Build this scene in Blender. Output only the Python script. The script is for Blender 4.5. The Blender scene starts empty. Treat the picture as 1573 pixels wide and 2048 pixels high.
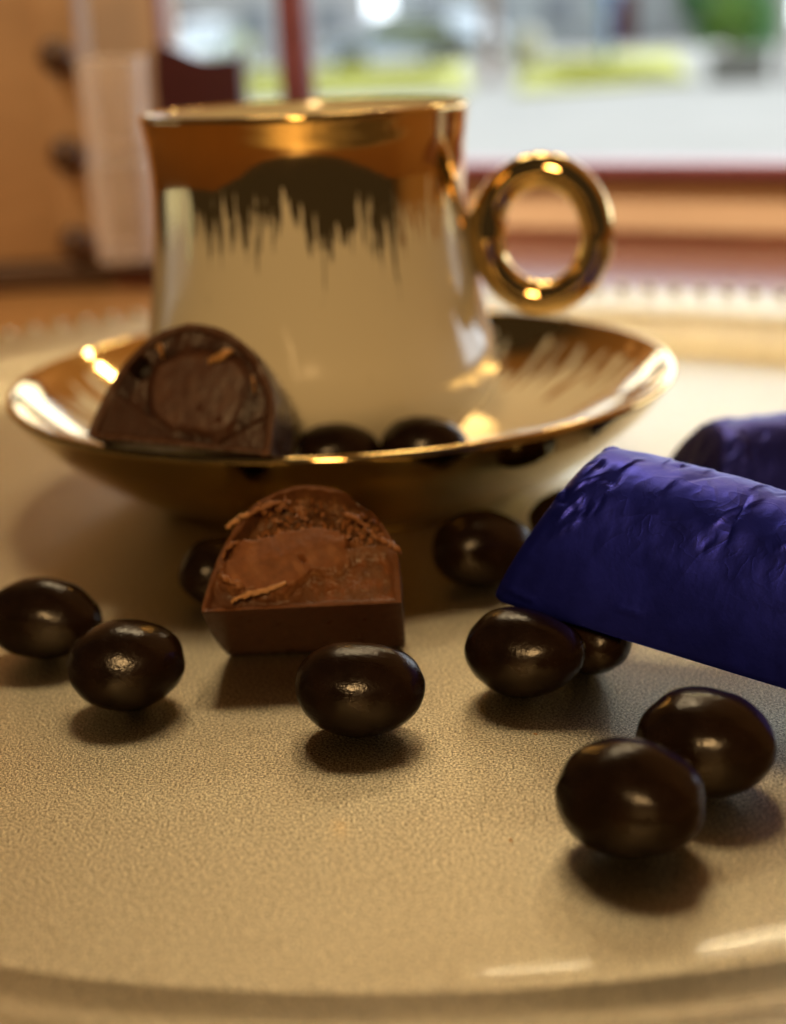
import bpy, bmesh, math, random
from mathutils import Vector, Matrix, noise as mnoise

R = math.radians
CM = 0.01
sc = bpy.context.scene
col = sc.collection

# ------------------------------------------------------------------ camera
cam_d = bpy.data.cameras.new('camera')
cam = bpy.data.objects.new('camera', cam_d); col.objects.link(cam); sc.camera = cam
cam_d.sensor_fit = 'VERTICAL'; cam_d.sensor_height = 24.0; cam_d.sensor_width = 24.0
cam_d.lens = 3000 / 2048 * 24.0
cam_d.clip_start = 0.01; cam_d.clip_end = 500
PITCH, ROLL = R(17.86), R(2.75)
_f = Vector((0, math.cos(PITCH), -math.sin(PITCH)))
_r0 = Vector((1, 0, 0)); _u0 = Vector((0, math.sin(PITCH), math.cos(PITCH)))
_r = _r0 * math.cos(ROLL) - _u0 * math.sin(ROLL)
_u = _r0 * math.sin(ROLL) + _u0 * math.cos(ROLL)
cam.matrix_world = Matrix(((_r.x, _u.x, -_f.x, 0), (_r.y, _u.y, -_f.y, 0), (_r.z, _u.z, -_f.z, 7.99 * CM), (0, 0, 0, 1)))
cam_d.dof.use_dof = True
cam_d.dof.focus_distance = 17.4 * CM
cam_d.dof.aperture_fstop = 9.0
cam_d.dof.aperture_blades = 0

# ------------------------------------------------------------------ world: the dim warm light of the room
w = bpy.data.worlds.new('World'); sc.world = w; w.use_nodes = True
bgn = w.node_tree.nodes['Background']
bgn.inputs[0].default_value = (1.0, 0.70, 0.44, 1); bgn.inputs[1].default_value = 0.034

# ------------------------------------------------------------------ lamps
def lamp(name, loc, target, size, power, colour):
    l = bpy.data.lights.new(name, 'AREA'); l.shape = 'DISK'; l.size = size * CM
    l.energy = power; l.color = colour
    o = bpy.data.objects.new(name, l); col.objects.link(o)
    o.location = Vector(loc) * CM
    d = (Vector(target) - Vector(loc)); o.rotation_euler = d.to_track_quat('-Z', 'Y').to_euler()
    return o
WARM = (1.0, 0.77, 0.45)
lamp('ceiling_lamp', (-9, 60, 57), (0, 20, 0), 12, 0.57, WARM)
lamp('ceiling_lamp', (6, 57.5, 58), (0, 20, 0), 12, 0.57, WARM)
lamp('room_lamp', (-18, -185, 118), (0, 30, 0), 38, 25.0, (1.0, 0.61, 0.25))

def spot(name, loc, target, angle, power, colour):
    l = bpy.data.lights.new(name, 'SPOT'); l.spot_size = R(angle); l.spot_blend = 0.6; l.shadow_soft_size = 2 * CM
    l.energy = power; l.color = colour
    o = bpy.data.objects.new(name, l); col.objects.link(o); o.location = Vector(loc) * CM
    o.rotation_euler = (Vector(target) - Vector(loc)).to_track_quat('-Z', 'Y').to_euler()
spot('wall_fill_spot', (12, -8, 60), (13.5, 58, 1), 21, 42, (1.0, 0.80, 0.55))  # added spot to brighten the apron, no such fitting known
spot('wall_fill_spot', (-40, 20, 62), (-16, 60, 4), 34, 13, (1.0, 0.78, 0.52))  # likewise added, lifts the left wall and box

def strip(name, a, b, width, target, power, colour):
    a, b, t_ = Vector(a), Vector(b), Vector(target)
    l = bpy.data.lights.new(name, 'AREA'); l.shape = 'RECTANGLE'; l.size = (b - a).length * CM; l.size_y = width * CM
    l.energy = power; l.color = colour
    o = bpy.data.objects.new(name, l); col.objects.link(o)
    x = (b - a).normalized(); z = ((a + b) / 2 - t_); z = (z - x * z.dot(x)).normalized(); y = z.cross(x); c = (a + b) / 2 * CM
    o.matrix_world = Matrix(((x.x, y.x, z.x, c.x), (x.y, y.y, z.y, c.y), (x.z, y.z, z.z, c.z), (0, 0, 0, 1)))
strip('strip_lamp', (3.05, 60.4, 33.9), (7.6, 57.8, 31.8), 0.5, (1, 15, 0), 0.11, (1.0, 0.82, 0.50))
strip('strip_lamp', (12.1, 55.2, 29.4), (16.4, 52.7, 26.9), 0.5, (1, 15, 0), 0.10, (1.0, 0.82, 0.50))

sc.view_settings.view_transform = 'Standard'; sc.view_settings.look = 'None'
sc.view_settings.exposure = 0.0; sc.view_settings.gamma = 1.0
sc.view_settings.use_curve_mapping = False
sc.cycles.use_denoising = True
try: sc.cycles.denoiser = 'OPENIMAGEDENOISE'
except Exception: pass
sc.cycles.sample_clamp_indirect = 5.0
sc.cycles.caustics_reflective = False; sc.cycles.caustics_refractive = False
sc.cycles.max_bounces = 10

# ------------------------------------------------------------------ helpers
def link(name, me, mat=None, parent=None):
    o = bpy.data.objects.new(name, me); col.objects.link(o)
    if mat is not None and not me.materials:
        for m in (mat if isinstance(mat, (list, tuple)) else [mat]): me.materials.append(m)
    if parent: o.parent = parent
    return o

def mesh(name, verts, faces, mat=None, parent=None, smooth=True, scale=CM, idx=None):
    me = bpy.data.meshes.new(name)
    me.from_pydata([(v[0] * scale, v[1] * scale, v[2] * scale) for v in verts], [], faces)
    if smooth: me.polygons.foreach_set('use_smooth', [True] * len(me.polygons))
    if idx: me.polygons.foreach_set('material_index', idx)
    me.update()
    return link(name, me, mat, parent)

def tag(o, label=None, cat=None, group=None, kind=None):
    if label: o['label'] = label
    if cat: o['category'] = cat
    if group: o['group'] = group
    if kind: o['kind'] = kind
    return o

def thing(name, loc, rz=0, mat=None, **k):
    o = bpy.data.objects.new(name, None); col.objects.link(o); o.empty_display_size = 0.01
    if mat is not None: o.matrix_world = mat
    else:
        o.location = Vector(loc) * CM; o.rotation_euler = (0, 0, rz)
    return tag(o, **k)

def frame(origin, x, y, z):
    o = Vector(origin) * CM
    return Matrix(((x[0], y[0], z[0], o.x), (x[1], y[1], z[1], o.y), (x[2], y[2], z[2], o.z), (0, 0, 0, 1)))

def catmull(pts, n=6):
    out = []
    P = [pts[0]] + list(pts) + [pts[-1]]
    for i in range(1, len(P) - 2):
        a, b, c, d = P[i - 1], P[i], P[i + 1], P[i + 2]
        for k in range(n):
            t = k / n
            out.append(tuple(0.5 * (2 * b[j] + (c[j] - a[j]) * t + (2 * a[j] - 5 * b[j] + 4 * c[j] - d[j]) * t * t + (3 * b[j] - a[j] - 3 * c[j] + d[j]) * t ** 3) for j in range(len(b))))
    out.append(tuple(pts[-1]))
    return out

def lathe(name, prof, mat, parent, n=160, close=False):
    V, F = [], []
    for r, z in prof:
        for k in range(n):
            a = 2 * math.pi * k / n
            V.append((r * math.cos(a), r * math.sin(a), z))
    for i in range(len(prof) - 1):
        for k in range(n):
            k2 = (k + 1) % n
            F.append((i * n + k, i * n + k2, (i + 1) * n + k2, (i + 1) * n + k))
    return mesh(name, V, F, mat, parent)

def box_vf(x0, x1, y0, y1, z0, z1, off=0):
    V = [(x, y, z) for z in (z0, z1) for y in (y0, y1) for x in (x0, x1)]
    F = [(0, 2, 3, 1), (4, 5, 7, 6), (0, 1, 5, 4), (2, 6, 7, 3), (0, 4, 6, 2), (1, 3, 7, 5)]
    return V, [tuple(i + off for i in f) for f in F]

def box(name, b, mat, parent=None, bevel=0.0, seg=2):
    V, F = box_vf(*b)
    o = mesh(name, V, F, mat, parent, smooth=False)
    if bevel:
        m = bmesh.new(); m.from_mesh(o.data)
        bmesh.ops.bevel(m, geom=m.edges[:], offset=bevel * CM, segments=seg, affect='EDGES', profile=0.5)
        m.to_mesh(o.data); m.free()
        o.data.polygons.foreach_set('use_smooth', [True] * len(o.data.polygons))
    return o

def N3(x, y, z=0.0): return mnoise.noise(Vector((x, y, z)))
def ss(a, b, x):
    t = min(1, max(0, (x - a) / (b - a))); return t * t * (3 - 2 * t)

# ------------------------------------------------------------------ materials
class Mat:
    def __init__(s, name):
        s.m = bpy.data.materials.new(name); s.m.use_nodes = True
        s.t = s.m.node_tree; s.b = s.t.nodes['Principled BSDF']
    def n(s, typ, **k):
        nd = s.t.nodes.new(typ)
        for a, v in k.items(): setattr(nd, a, v)
        return nd
    def l(s, a, b): s.t.links.new(a, b)
    def set(s, **k):
        names = dict(col='Base Color', metal='Metallic', rough='Roughness', coat='Coat Weight', coat_r='Coat Roughness', spec='Specular IOR Level', sss='Subsurface Weight', trans='Transmission Weight', ior='IOR', sheen='Sheen Weight', aniso='Anisotropic')
        for a, v in k.items():
            s.b.inputs[names[a]].default_value = (*v, 1) if a == 'col' else v
        return s
    def math(s, op, a, b=None, clamp=False):
        nd = s.n('ShaderNodeMath', operation=op, use_clamp=clamp)
        for i, v in enumerate((a, b)):
            if v is None: continue
            if isinstance(v, (int, float)): nd.inputs[i].default_value = v
            else: s.l(v, nd.inputs[i])
        return nd.outputs[0]
    def noise(s, scale, detail=2, rough=0.5, vec=None, dims='3D', w=None, dist=0):
        nd = s.n('ShaderNodeTexNoise', noise_dimensions=dims)
        nd.inputs['Scale'].default_value = scale; nd.inputs['Detail'].default_value = detail
        nd.inputs['Roughness'].default_value = rough; nd.inputs['Distortion'].default_value = dist
        if dims == '1D': s.l(w, nd.inputs['W'])
        else: s.l(vec if vec is not None else s.obj(), nd.inputs['Vector'])
        return nd.outputs['Fac']
    def obj(s):
        if not hasattr(s, 'tc'): s.tc = s.n('ShaderNodeTexCoord')
        return s.tc.outputs['Object']
    def ramp(s, fac, stops):
        nd = s.n('ShaderNodeValToRGB'); e = nd.color_ramp.elements
        while len(e) < len(stops): e.new(0.5)
        for el, (p, c) in zip(e, stops): el.position = p; el.color = (*c, 1) if len(c) == 3 else c
        s.l(fac, nd.inputs[0]); return nd.outputs[0]
    def mrange(s, v, a, b, c, d, smooth=False):
        nd = s.n('ShaderNodeMapRange', interpolation_type='SMOOTHSTEP' if smooth else 'LINEAR')
        s.l(v, nd.inputs[0])
        for i, x in enumerate((a, b, c, d)): nd.inputs[i + 1].default_value = x
        return nd.outputs[0]
    def bump(s, h, dist, strength=1.0, prev=None):
        nd = s.n('ShaderNodeBump'); nd.inputs['Strength'].default_value = strength
        nd.inputs['Distance'].default_value = dist; s.l(h, nd.inputs['Height'])
        if prev is not None: s.l(prev, nd.inputs['Normal'])
        return nd.outputs[0]
    def normal(s, n): s.l(n, s.b.inputs['Normal']); return s

def simple(name, c, rough=0.5, metal=0.0, nscale=None, namp=0.25, bump=0, bscale=None):
    M = Mat(name).set(col=c, rough=rough, metal=metal)
    if nscale:
        f = M.noise(nscale, 4, 0.6)
        M.l(M.ramp(f, [(0.25, tuple(x * (1 - namp) for x in c)), (0.75, tuple(min(1, x * (1 + namp)) for x in c))]), M.b.inputs['Base Color'])
    if bump: M.normal(M.bump(M.noise(bscale or nscale, 4, 0.6), bump))
    return M.m

# champagne metallic plate with a fine pearly grain
M = Mat('plate_metal').set(metal=1.0, rough=0.36, coat=0.11, coat_r=0.03)
g1 = M.noise(3300, 2, 0.6); g2 = M.noise(7000, 1, 0.5); g3 = M.noise(45, 5, 0.65)
mixg = M.math('ADD', M.math('MULTIPLY', g1, 0.65), M.math('MULTIPLY', g2, 0.35))
M.l(M.ramp(mixg, [(0.40, (0.17, 0.146, 0.10)), (0.5, (0.57, 0.50, 0.345)), (0.60, (1.0, 0.90, 0.68))]), M.b.inputs['Base Color'])
M.l(M.mrange(g3, 0.25, 0.75, 0.30, 0.43), M.b.inputs['Roughness'])
M.normal(M.bump(mixg, 0.00024, 0.75)); PLATE = M.m

# gold lustre and porcelain
GOLD_C = (0.88, 0.63, 0.26)
def gold(M):
    M.set(col=GOLD_C, metal=1.0, rough=0.10); return M
M = gold(Mat('gold_lustre'))
M.l(M.mrange(M.noise(140, 3, 0.6), 0.3, 0.7, 0.04, 0.09), M.b.inputs['Roughness'])
M.normal(M.bump(M.noise(220, 2, 0.5), 0.00005, 0.6)); GOLD = M.m

M = Mat('shaded_gold_lustre').set(col=(0.60, 0.43, 0.16), metal=1.0, rough=0.11)  # darker copy of the gold, standing in for shade under the saucer
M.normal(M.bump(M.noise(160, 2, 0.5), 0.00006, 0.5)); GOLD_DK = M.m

def gilt(name, mode):
    """white porcelain with a brushed gilt edge that runs out in streaks"""
    M = Mat(name)
    sep = M.n('ShaderNodeSeparateXYZ'); M.l(M.obj(), sep.inputs[0])
    x, y, z = sep.outputs
    ang = M.math('ARCTAN2', x, M.math('MULTIPLY', y, -1.0))
    if mode == 'cup':
        d = M.math('SUBTRACT', 0.0608, z)          # distance below the lip
        k, stops = 24.0, ((0.0080, 0.0), (0.0110, 0.33), (0.0155, 0.46), (0.0205, 0.55), (0.0250, 0.72))
        al_ = M.math('MULTIPLY', d, 55.0)
    else:
        r = M.math('SQRT', M.math('ADD', M.math('MULTIPLY', x, x), M.math('MULTIPLY', y, y)))
        d = M.math('SUBTRACT', 0.0600, r)
        k, stops = 16.0, ((0.0020, 0.2), (0.0050, 0.46), (0.0100, 0.54), (0.0160, 0.60), (0.0220, 0.78))
        al_ = M.math('MULTIPLY', d, 40.0)
    cb = M.n('ShaderNodeCombineXYZ'); M.l(M.math('MULTIPLY', ang, k), cb.inputs[0]); M.l(al_, cb.inputs[1])
    st = M.noise(1.0, 3, 0.62, vec=cb.outputs[0])
    th = M.n('ShaderNodeValToRGB'); el = th.color_ramp.elements
    while len(el) < len(stops): el.new(0.5)
    for e_, (p_, v_) in zip(el, stops): e_.position = p_ * 40; e_.color = (v_, v_, v_, 1)
    M.l(M.math('MULTIPLY', d, 40.0), th.inputs[0])
    lowf = M.math('MULTIPLY', M.math('SUBTRACT', M.noise(3.2, 2, 0.6, dims='1D', w=ang), 0.5), M.math('MULTIPLY', M.math('MINIMUM', th.outputs[0], 0.4), 1.1))
    st = M.math('ADD', st, lowf)
    mask = M.mrange(M.math('SUBTRACT', st, th.outputs[0]), -0.025, 0.03, 0, 1, True)
    gd = M.n('ShaderNodeBsdfPrincipled'); gd.inputs['Base Color'].default_value = (*GOLD_C, 1); gd.inputs['Metallic'].default_value = 1; gd.inputs['Roughness'].default_value = 0.07
    M.set(col=(0.85, 0.785, 0.60), rough=0.14, coat=0.5, coat_r=0.04)
    wob = M.bump(M.noise(90, 2, 0.5), 0.00012, 0.5); M.normal(wob); M.l(wob, gd.inputs['Normal'])
    mx = M.n('ShaderNodeMixShader'); M.l(mask, mx.inputs[0]); M.l(M.b.outputs[0], mx.inputs[1]); M.l(gd.outputs[0], mx.inputs[2])
    M.l(mx.outputs[0], M.t.nodes['Material Output'].inputs[0])
    return M.m
CUPMAT = gilt('gilt_porcelain_cup', 'cup'); SAUCERMAT = gilt('gilt_porcelain_saucer', 'saucer')
PORC = Mat('white_porcelain').set(col=(0.85, 0.785, 0.60), rough=0.15, coat=0.4).m

# dark chocolate glaze of the almonds
M = Mat('dark_chocolate_glaze').set(col=(0.018, 0.0085, 0.0045), rough=0.3, spec=0.33)
p = M.noise(330, 4, 0.65)
M.l(M.ramp(M.noise(160, 3, 0.6), [(0.3, (0.010, 0.0048, 0.0022)), (0.75, (0.024, 0.011, 0.005))]), M.b.inputs['Base Color'])
M.l(M.mrange(p, 0.3, 0.7, 0.13, 0.30), M.b.inputs['Roughness'])
nb = M.bump(M.noise(300, 2, 0.6), 0.00014, 0.35)
M.normal(M.bump(M.noise(2200, 2, 0.6), 0.00009, 0.5, nb)); GLAZE = M.m

# milk chocolate: the colour of each layer comes from the mesh, the fine grain from noise
def choc(name, rough=0.42, attr=True, c=(0.10, 0.04, 0.018), grain=1.0):
    M = Mat(name).set(col=c, rough=rough, spec=0.45)
    f = M.noise(900, 4, 0.65)
    mul = M.ramp(f, [(0.25, (0.72, 0.72, 0.72)), (0.8, (1.3, 1.3, 1.3))])
    mix = M.n('ShaderNodeMix', data_type='RGBA', blend_type='MULTIPLY'); mix.inputs[0].default_value = 1
    if attr:
        at = M.n('ShaderNodeAttribute', attribute_name='layer'); M.l(at.outputs['Color'], mix.inputs[6])
    else: mix.inputs[6].default_value = (*c, 1)
    M.l(mul, mix.inputs[7]); M.l(mix.outputs[2], M.b.inputs['Base Color'])
    M.l(M.mrange(M.noise(350, 3, 0.6), 0.3, 0.7, rough - 0.1, rough + 0.14), M.b.inputs['Roughness'])
    b1 = M.bump(M.noise(600, 4, 0.6), 0.00018 * grain, 0.5)
    M.normal(M.bump(M.noise(3000, 3, 0.6), 0.00006 * grain, 0.5, b1)); return M.m
CHOC_CUT = choc('cut_chocolate', 0.44)
CHOC_SHELL = choc('chocolate_shell', 0.34, False, (0.095, 0.037, 0.016), 0.5)
CHOC_DARK = choc('dark_chocolate_shell', 0.33, False, (0.055, 0.022, 0.011), 0.5)
CHOC_PALE = choc('pale_chocolate_flakes', 0.5, False, (0.56, 0.28, 0.11))
CRUMB = choc('nougat_crumb', 0.5, False, (0.32, 0.13, 0.045))
NUT = choc('nut_sliver', 0.5, False, (0.62, 0.32, 0.11))

# blue foil
def foil(name, c):
    M = Mat(name).set(col=c, metal=0.92, rough=0.42, spec=0.5, coat=0.30, coat_r=0.38)
    M.l(M.mrange(M.noise(260, 3, 0.6), 0.3, 0.7, 0.38, 0.50), M.b.inputs['Roughness'])
    b1 = M.bump(M.noise(380, 3, 0.65), 0.00010, 0.4)
    sp_ = M.n('ShaderNodeSeparateXYZ'); M.l(M.obj(), sp_.inputs[0])
    up_ = M.mrange(sp_.outputs[2], 0.006, 0.015, 0.12, 1, True)
    def fold(k_, o_):
        nn_ = M.noise(k_, 1, 0.5, dist=0.8); return M.math('POWER', M.math('SUBTRACT', 1.0, M.math('MULTIPLY', M.math('ABSOLUTE', M.math('SUBTRACT', nn_, o_)), 4.0), True), 5.0)
    cr_ = M.math('MULTIPLY', M.math('ADD', fold(130, 0.5), M.math('MULTIPLY', fold(310, 0.46), 0.5)), up_)
    b2 = M.bump(cr_, 0.00007, 0.6, b1)
    M.normal(M.bump(M.noise(2600, 2, 0.5), 0.00003, 0.5, b2)); return M.m
FOIL = foil('blue_foil', (0.022, 0.031, 0.48)); FOIL2 = foil('violet_blue_foil', (0.030, 0.034, 0.34))

# woods, walls
def wood(name, a, b, rough=0.35, sc_=12):
    M = Mat(name).set(rough=rough)
    mp = M.n('ShaderNodeMapping'); mp.inputs['Scale'].default_value = (1, 9, 4); M.l(M.obj(), mp.inputs[0])
    f = M.noise(sc_, 6, 0.65, vec=mp.outputs[0], dist=0.6)
    M.l(M.ramp(f, [(0.3, a), (0.7, b)]), M.b.inputs['Base Color'])
    M.normal(M.bump(f, 0.0003, 0.3)); return M.m
TABLE = wood('mahogany', (0.105, 0.026, 0.015), (0.175, 0.052, 0.025))
TABLEW = wood('brown_table_wood', (0.24, 0.11, 0.034), (0.36, 0.18, 0.058))
FRAMEW = wood('maroon_frame', (0.16, 0.05, 0.06), (0.24, 0.085, 0.10), 0.3)  # maroon lightened to carry the glare from the bright panes
TAN = simple('tan_paint', (0.58, 0.40, 0.26), 0.6, nscale=8, namp=0.08)
OAK = wood('tan_wood', (0.34, 0.195, 0.095), (0.45, 0.275, 0.14), 0.5)
DARKW = wood('dark_wood', (0.045, 0.018, 0.008), (0.075, 0.03, 0.012), 0.4)
MAROON = simple('maroon_lacquer', (0.07, 0.012, 0.022), 0.3, nscale=30)
M = Mat('frosted_glass').set(col=(0.74, 0.62, 0.54), rough=0.16, spec=0.6, coat=0.4)
lw = M.n('ShaderNodeLayerWeight'); lw.inputs[0].default_value = 0.35
tr = M.n('ShaderNodeBsdfTransparent'); mx = M.n('ShaderNodeMixShader')
M.l(M.mrange(lw.outputs['Facing'], 0.05, 0.75, 0.22, 1.0), mx.inputs[0]); M.l(tr.outputs[0], mx.inputs[1]); M.l(M.b.outputs[0], mx.inputs[2]); M.l(mx.outputs[0], M.t.nodes['Material Output'].inputs[0]); FROST = M.m
def pane_mat(name):
    M = Mat(name); t = M.t
    tr = M.n('ShaderNodeBsdfTransparent'); gl = M.n('ShaderNodeBsdfGlossy'); gl.inputs['Roughness'].default_value = 0.01
    fr = M.n('ShaderNodeFresnel'); fr.inputs['IOR'].default_value = 1.45
    mx = M.n('ShaderNodeMixShader'); M.l(fr.outputs[0], mx.inputs[0]); M.l(tr.outputs[0], mx.inputs[1]); M.l(gl.outputs[0], mx.inputs[2])
    M.l(mx.outputs[0], t.nodes['Material Output'].inputs[0]); return M.m
GLASS = pane_mat('window_glass')

# ------------------------------------------------------------------ table
t = thing('table', (0, 0, -0.7), label='warm brown wooden table under the plate', cat='table')
WN = Vector((0.5, 0.866, 0)); WE = Vector((0.866, -0.5, 0)); WP = Vector((4.6, 63.0, 0))
def wpt(s, d=0.0): q = WP + WE * s + WN * d; return (q.x, q.y)
tp = [wpt(-78, -0.25), wpt(62, -0.25), (52, -1.5), (-70, -1.5)]
V = [(x, y, 0) for x, y in tp] + [(x, y, -2.4) for x, y in tp]
mesh('table_top', V, [(3, 2, 1, 0), (4, 5, 6, 7), (0, 1, 5, 4), (1, 2, 6, 5), (2, 3, 7, 6), (3, 0, 4, 7)], TABLEW, t, smooth=False)
for x, y in ((-60, 4), (44, 4), (-56, 84), (44, 32)):
    box('leg', (x - 2.5, x + 2.5, y - 2.5, y + 2.5, -74, -2.4), TABLEW, t)

# ------------------------------------------------------------------ window wall
wall_root = Matrix.Translation(WP * CM) @ Matrix.Rotation(R(-30), 4, 'Z')
S0, S1, Z0, Z1 = -16.4, 50.0, 2.65, 14.0
wl = thing('window_wall', (0, 0, 0), mat=wall_root, kind='structure')
box('apron', (S0, S1, 0, 1.6, -0.05, 2.15), TAN, wl)
box('wainscot', (S0, S1, 0.003, 1.6, -72, -0.053), TABLE, wl)
box('pier', (-32, S0, 0, 1.6, -72, Z1), TAN, wl)
box('dark_blocker_wall', (-600, -32.003, -0.3, 1.6, -72, Z1), DARKW, wl)  # unseen dark wall added to darken gilt reflections and block the sky
box('pier', (S1, 600, 0, 1.6, -72, Z1), TAN, wl)  # stretched far out of view to keep sky out of reflections
box('sky_blocking_lintel', (-600, 600, 0.004, 1.6, Z1 + .003, 2000), TAN, wl)  # carried far up and sideways so no sky spills past the wall
ld = thing('window_ledge', (0, 0, 0), mat=wall_root, label='dark red wooden ledge along the window behind the plate', cat='ledge')
box('board', (-9, S1, -13, -0.26, -0.695, -0.36), TABLE, ld, 0.08)
box('lip', (-9.1, S1, -13.4, -13.003, -0.695, -0.30), TABLE, ld, 0.06)
win = thing('window', (0, 0, 0), mat=wall_root, label='maroon framed window looking out on the bright street', cat='window')
box('bottom_rail', (S0 + .003, S1 - .003, -1.1, 1.5, 2.16, 2.65), FRAMEW, win, 0.12)
box('top_rail', (S0 + .003, S1 - .003, -0.4, 1.5, Z1 - 1, Z1 - .01), FRAMEW, win, 0.1)
for s in (-9.2, 32.0): box('mullion', (s - 0.70, s + 0.70, -0.1, 0.6, 2.65, Z1 - 1), FRAMEW, win, 0.1)
box('jamb', (S0 + .003, S0 + 0.3, -0.1, 0.6, 2.65, Z1 - 1), FRAMEW, win, 0.08)
box('jamb', (S1 - 0.8, S1 - .003, -0.2, 1.4, 2.65, Z1 - 1), FRAMEW, win, 0.08)
for a, b in ((S0 + .3, -9.9), (-8.5, 31.3), (32.7, S1 - .8)):
    mesh('pane', [(a, .25, 2.65), (b, .25, 2.65), (b, .25, Z1 - 1), (a, .25, Z1 - 1)], [(0, 1, 2, 3)], GLASS, win, smooth=False)

# ------------------------------------------------------------------ outdoors (metres, street level one metre below the plate); glare and haze put into the pale colours
GZ = -100.0
ASPH = simple('pale_concrete', (0.40, 0.385, 0.35), 0.85, nscale=0.7, namp=0.1)
GRASS = simple('sunny_grass', (0.56, 0.56, 0.14), 0.9, nscale=1.1, namp=0.25)  # sunlight and overexposure put into the base colour
HOUSE = simple('pale_render', (0.80, 0.82, 0.85), 0.8, nscale=0.6, namp=0.08)
ROOF = simple('slate_roof', (0.36, 0.34, 0.36), 0.8, nscale=2)
WGL = simple('grey_window', (0.42, 0.48, 0.56), 0.2)
WHITE = simple('white_paint', (0.75, 0.75, 0.76), 0.5, nscale=3, namp=0.05)
RUBBER = simple('tyre_rubber', (0.03, 0.03, 0.03), 0.8, nscale=20)
CHROME = simple('hub_metal', (0.5, 0.5, 0.52), 0.3, 0.9)
LAMPG = simple('headlight_glass', (0.7, 0.72, 0.75), 0.1)

g = mesh('pavement', [(-12000, 105, GZ), (12000, 105, GZ), (12000, 12000, GZ), (-12000, 12000, GZ)], [(0, 1, 2, 3)], ASPH, smooth=False); tag(g, kind='structure')
def slab(name, pts, z, m):
    n = len(pts)
    V = [(x, y, GZ + z) for x, y in pts] + [(x, y, GZ - 2) for x, y in pts]
    F = [tuple(range(n)), tuple(reversed(range(n, 2 * n)))] + [(i, n + i, n + (i + 1) % n, (i + 1) % n) for i in range(n)]
    return mesh(name, V, F, m, smooth=False)
gr = slab('grass_verge', [(-1500, 3000), (165, 2600), (262, 4400), (-2500, 5300)], 6, GRASS); tag(gr, kind='structure')
gr = slab('grass_verge', [(225, 2440), (530, 2600), (850, 4400), (420, 4300)], 9, GRASS); tag(gr, kind='structure')

# grass blades along the verges
def blades(name, label, x0, x1, y0, y1, n, seed):
    rnd = random.Random(seed); V, F = [], []
    for i in range(n):
        x, y = rnd.uniform(x0, x1), rnd.uniform(y0, y1); h = rnd.uniform(8, 22); a = rnd.uniform(0, 6.28); wd = rnd.uniform(1, 2.2)
        k = len(V); dx, dy = math.cos(a) * wd, math.sin(a) * wd; lx, ly = rnd.uniform(-7, 7), rnd.uniform(-7, 7)
        V += [(x - dx, y - dy, GZ + 5), (x + dx, y + dy, GZ + 5), (x + lx, y + ly, GZ + 5 + h)]; F.append((k, k + 1, k + 2))
    o = mesh(name, V, F, GRASS, smooth=False); return tag(o, label, 'grass', kind='stuff')
blades('grass', 'sunlit yellowish grass beyond the window', -900, 150, 2960, 4300, 8000, 1)
blades('grass', 'bright green grass bank at the right beyond the window', 330, 520, 2640, 3800, 5000, 2)

def car(loc, rz, paint, label):
    t = thing('parked_car', loc, rz, label=label, cat='car', group='cars parked across the street')
    prof = [(-210, 28), (-212, 55), (-200, 78), (-150, 88), (-105, 96), (-62, 138), (-10, 148), (60, 146), (120, 112), (165, 92), (205, 84), (214, 58), (210, 28)]
    prof = catmull(prof, 3); V, F = [], []
    rows = [(-86, .985), (-80, 1.0), (-40, 1.01), (40, 1.01), (80, 1.0), (86, .985)]
    for y, s in rows:
        for x, z in prof:
            tp_ = ss(90, 148, z) * 0.16
            V.append((x * s, y * (1 - tp_), 28 + (z - 28) * s))
    n = len(prof)
    for i in range(len(rows) - 1):
        for k in range(n):
            k2 = (k + 1) % n; F.append((i * n + k, i * n + k2, (i + 1) * n + k2, (i + 1) * n + k))
    F.append(tuple(range(n))); F.append(tuple(reversed(range((len(rows) - 1) * n, len(rows) * n))))
    mesh('body', V, F, paint, t)
    for sy in (-1, 1):
        y0 = sy * 83
        mesh('side_window', [(-88, sy * 84.5, 98), (-58, sy * 75.5, 134), (-4, sy * 74.5, 142), (-4, sy * 84, 98)][::sy], [(0, 1, 2, 3)], WGL, t, False)
        mesh('side_window', [(4, sy * 84, 98), (4, sy * 74.5, 142), (55, sy * 74.5, 139), (108, sy * 84, 100)][::sy], [(0, 1, 2, 3)], WGL, t, False)
        for x in (-135, 132):
            wv = lathe('wheel', [(0, -11), (20, -11), (31, -9), (33, 0), (31, 9), (20, 11), (0, 11)], RUBBER, t, 24)
            wv.location = (x * CM, sy * 80 * CM, 33 * CM); wv.rotation_euler = (R(90), 0, 0)
            hb = lathe('rim', [(0, -12), (16, -12), (19, -11.3), (19, 11.3), (16, 12), (0, 12)], CHROME, wv, 20)
        box('headlight', (-213, -196, sy * 66 - 14, sy * 66 + 14, 62, 76), LAMPG, t, 3)
    mesh('windscreen', [(-104, -70, 98), (-104, 70, 98), (-65, 62, 137.5), (-65, -62, 137.5)], [(0, 1, 2, 3)], WGL, t, False)
    mesh('rear_window', [(162, -68, 95), (122, -62, 113), (122, 62, 113), (162, 68, 95)], [(0, 1, 2, 3)], WGL, t, False)
    return t
BLUEPAINT = Mat('slate_blue_paint').set(col=(0.30, 0.36, 0.50), rough=0.2, coat=0.6).m
SILVER = Mat('pale_blue_paint').set(col=(0.66, 0.76, 0.84), rough=0.25, coat=0.6).m
car((70, 4480, GZ), R(12), BLUEPAINT, 'blurred slate blue car parked beyond the grass, right of the mullion')
car((-450, 4300, GZ), R(80), SILVER, 'blurred pale blue car seen through the left window pane')
car((330, 5200, GZ), R(95), SILVER, 'blurred pale car end-on behind the pinkish tree trunk')

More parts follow.
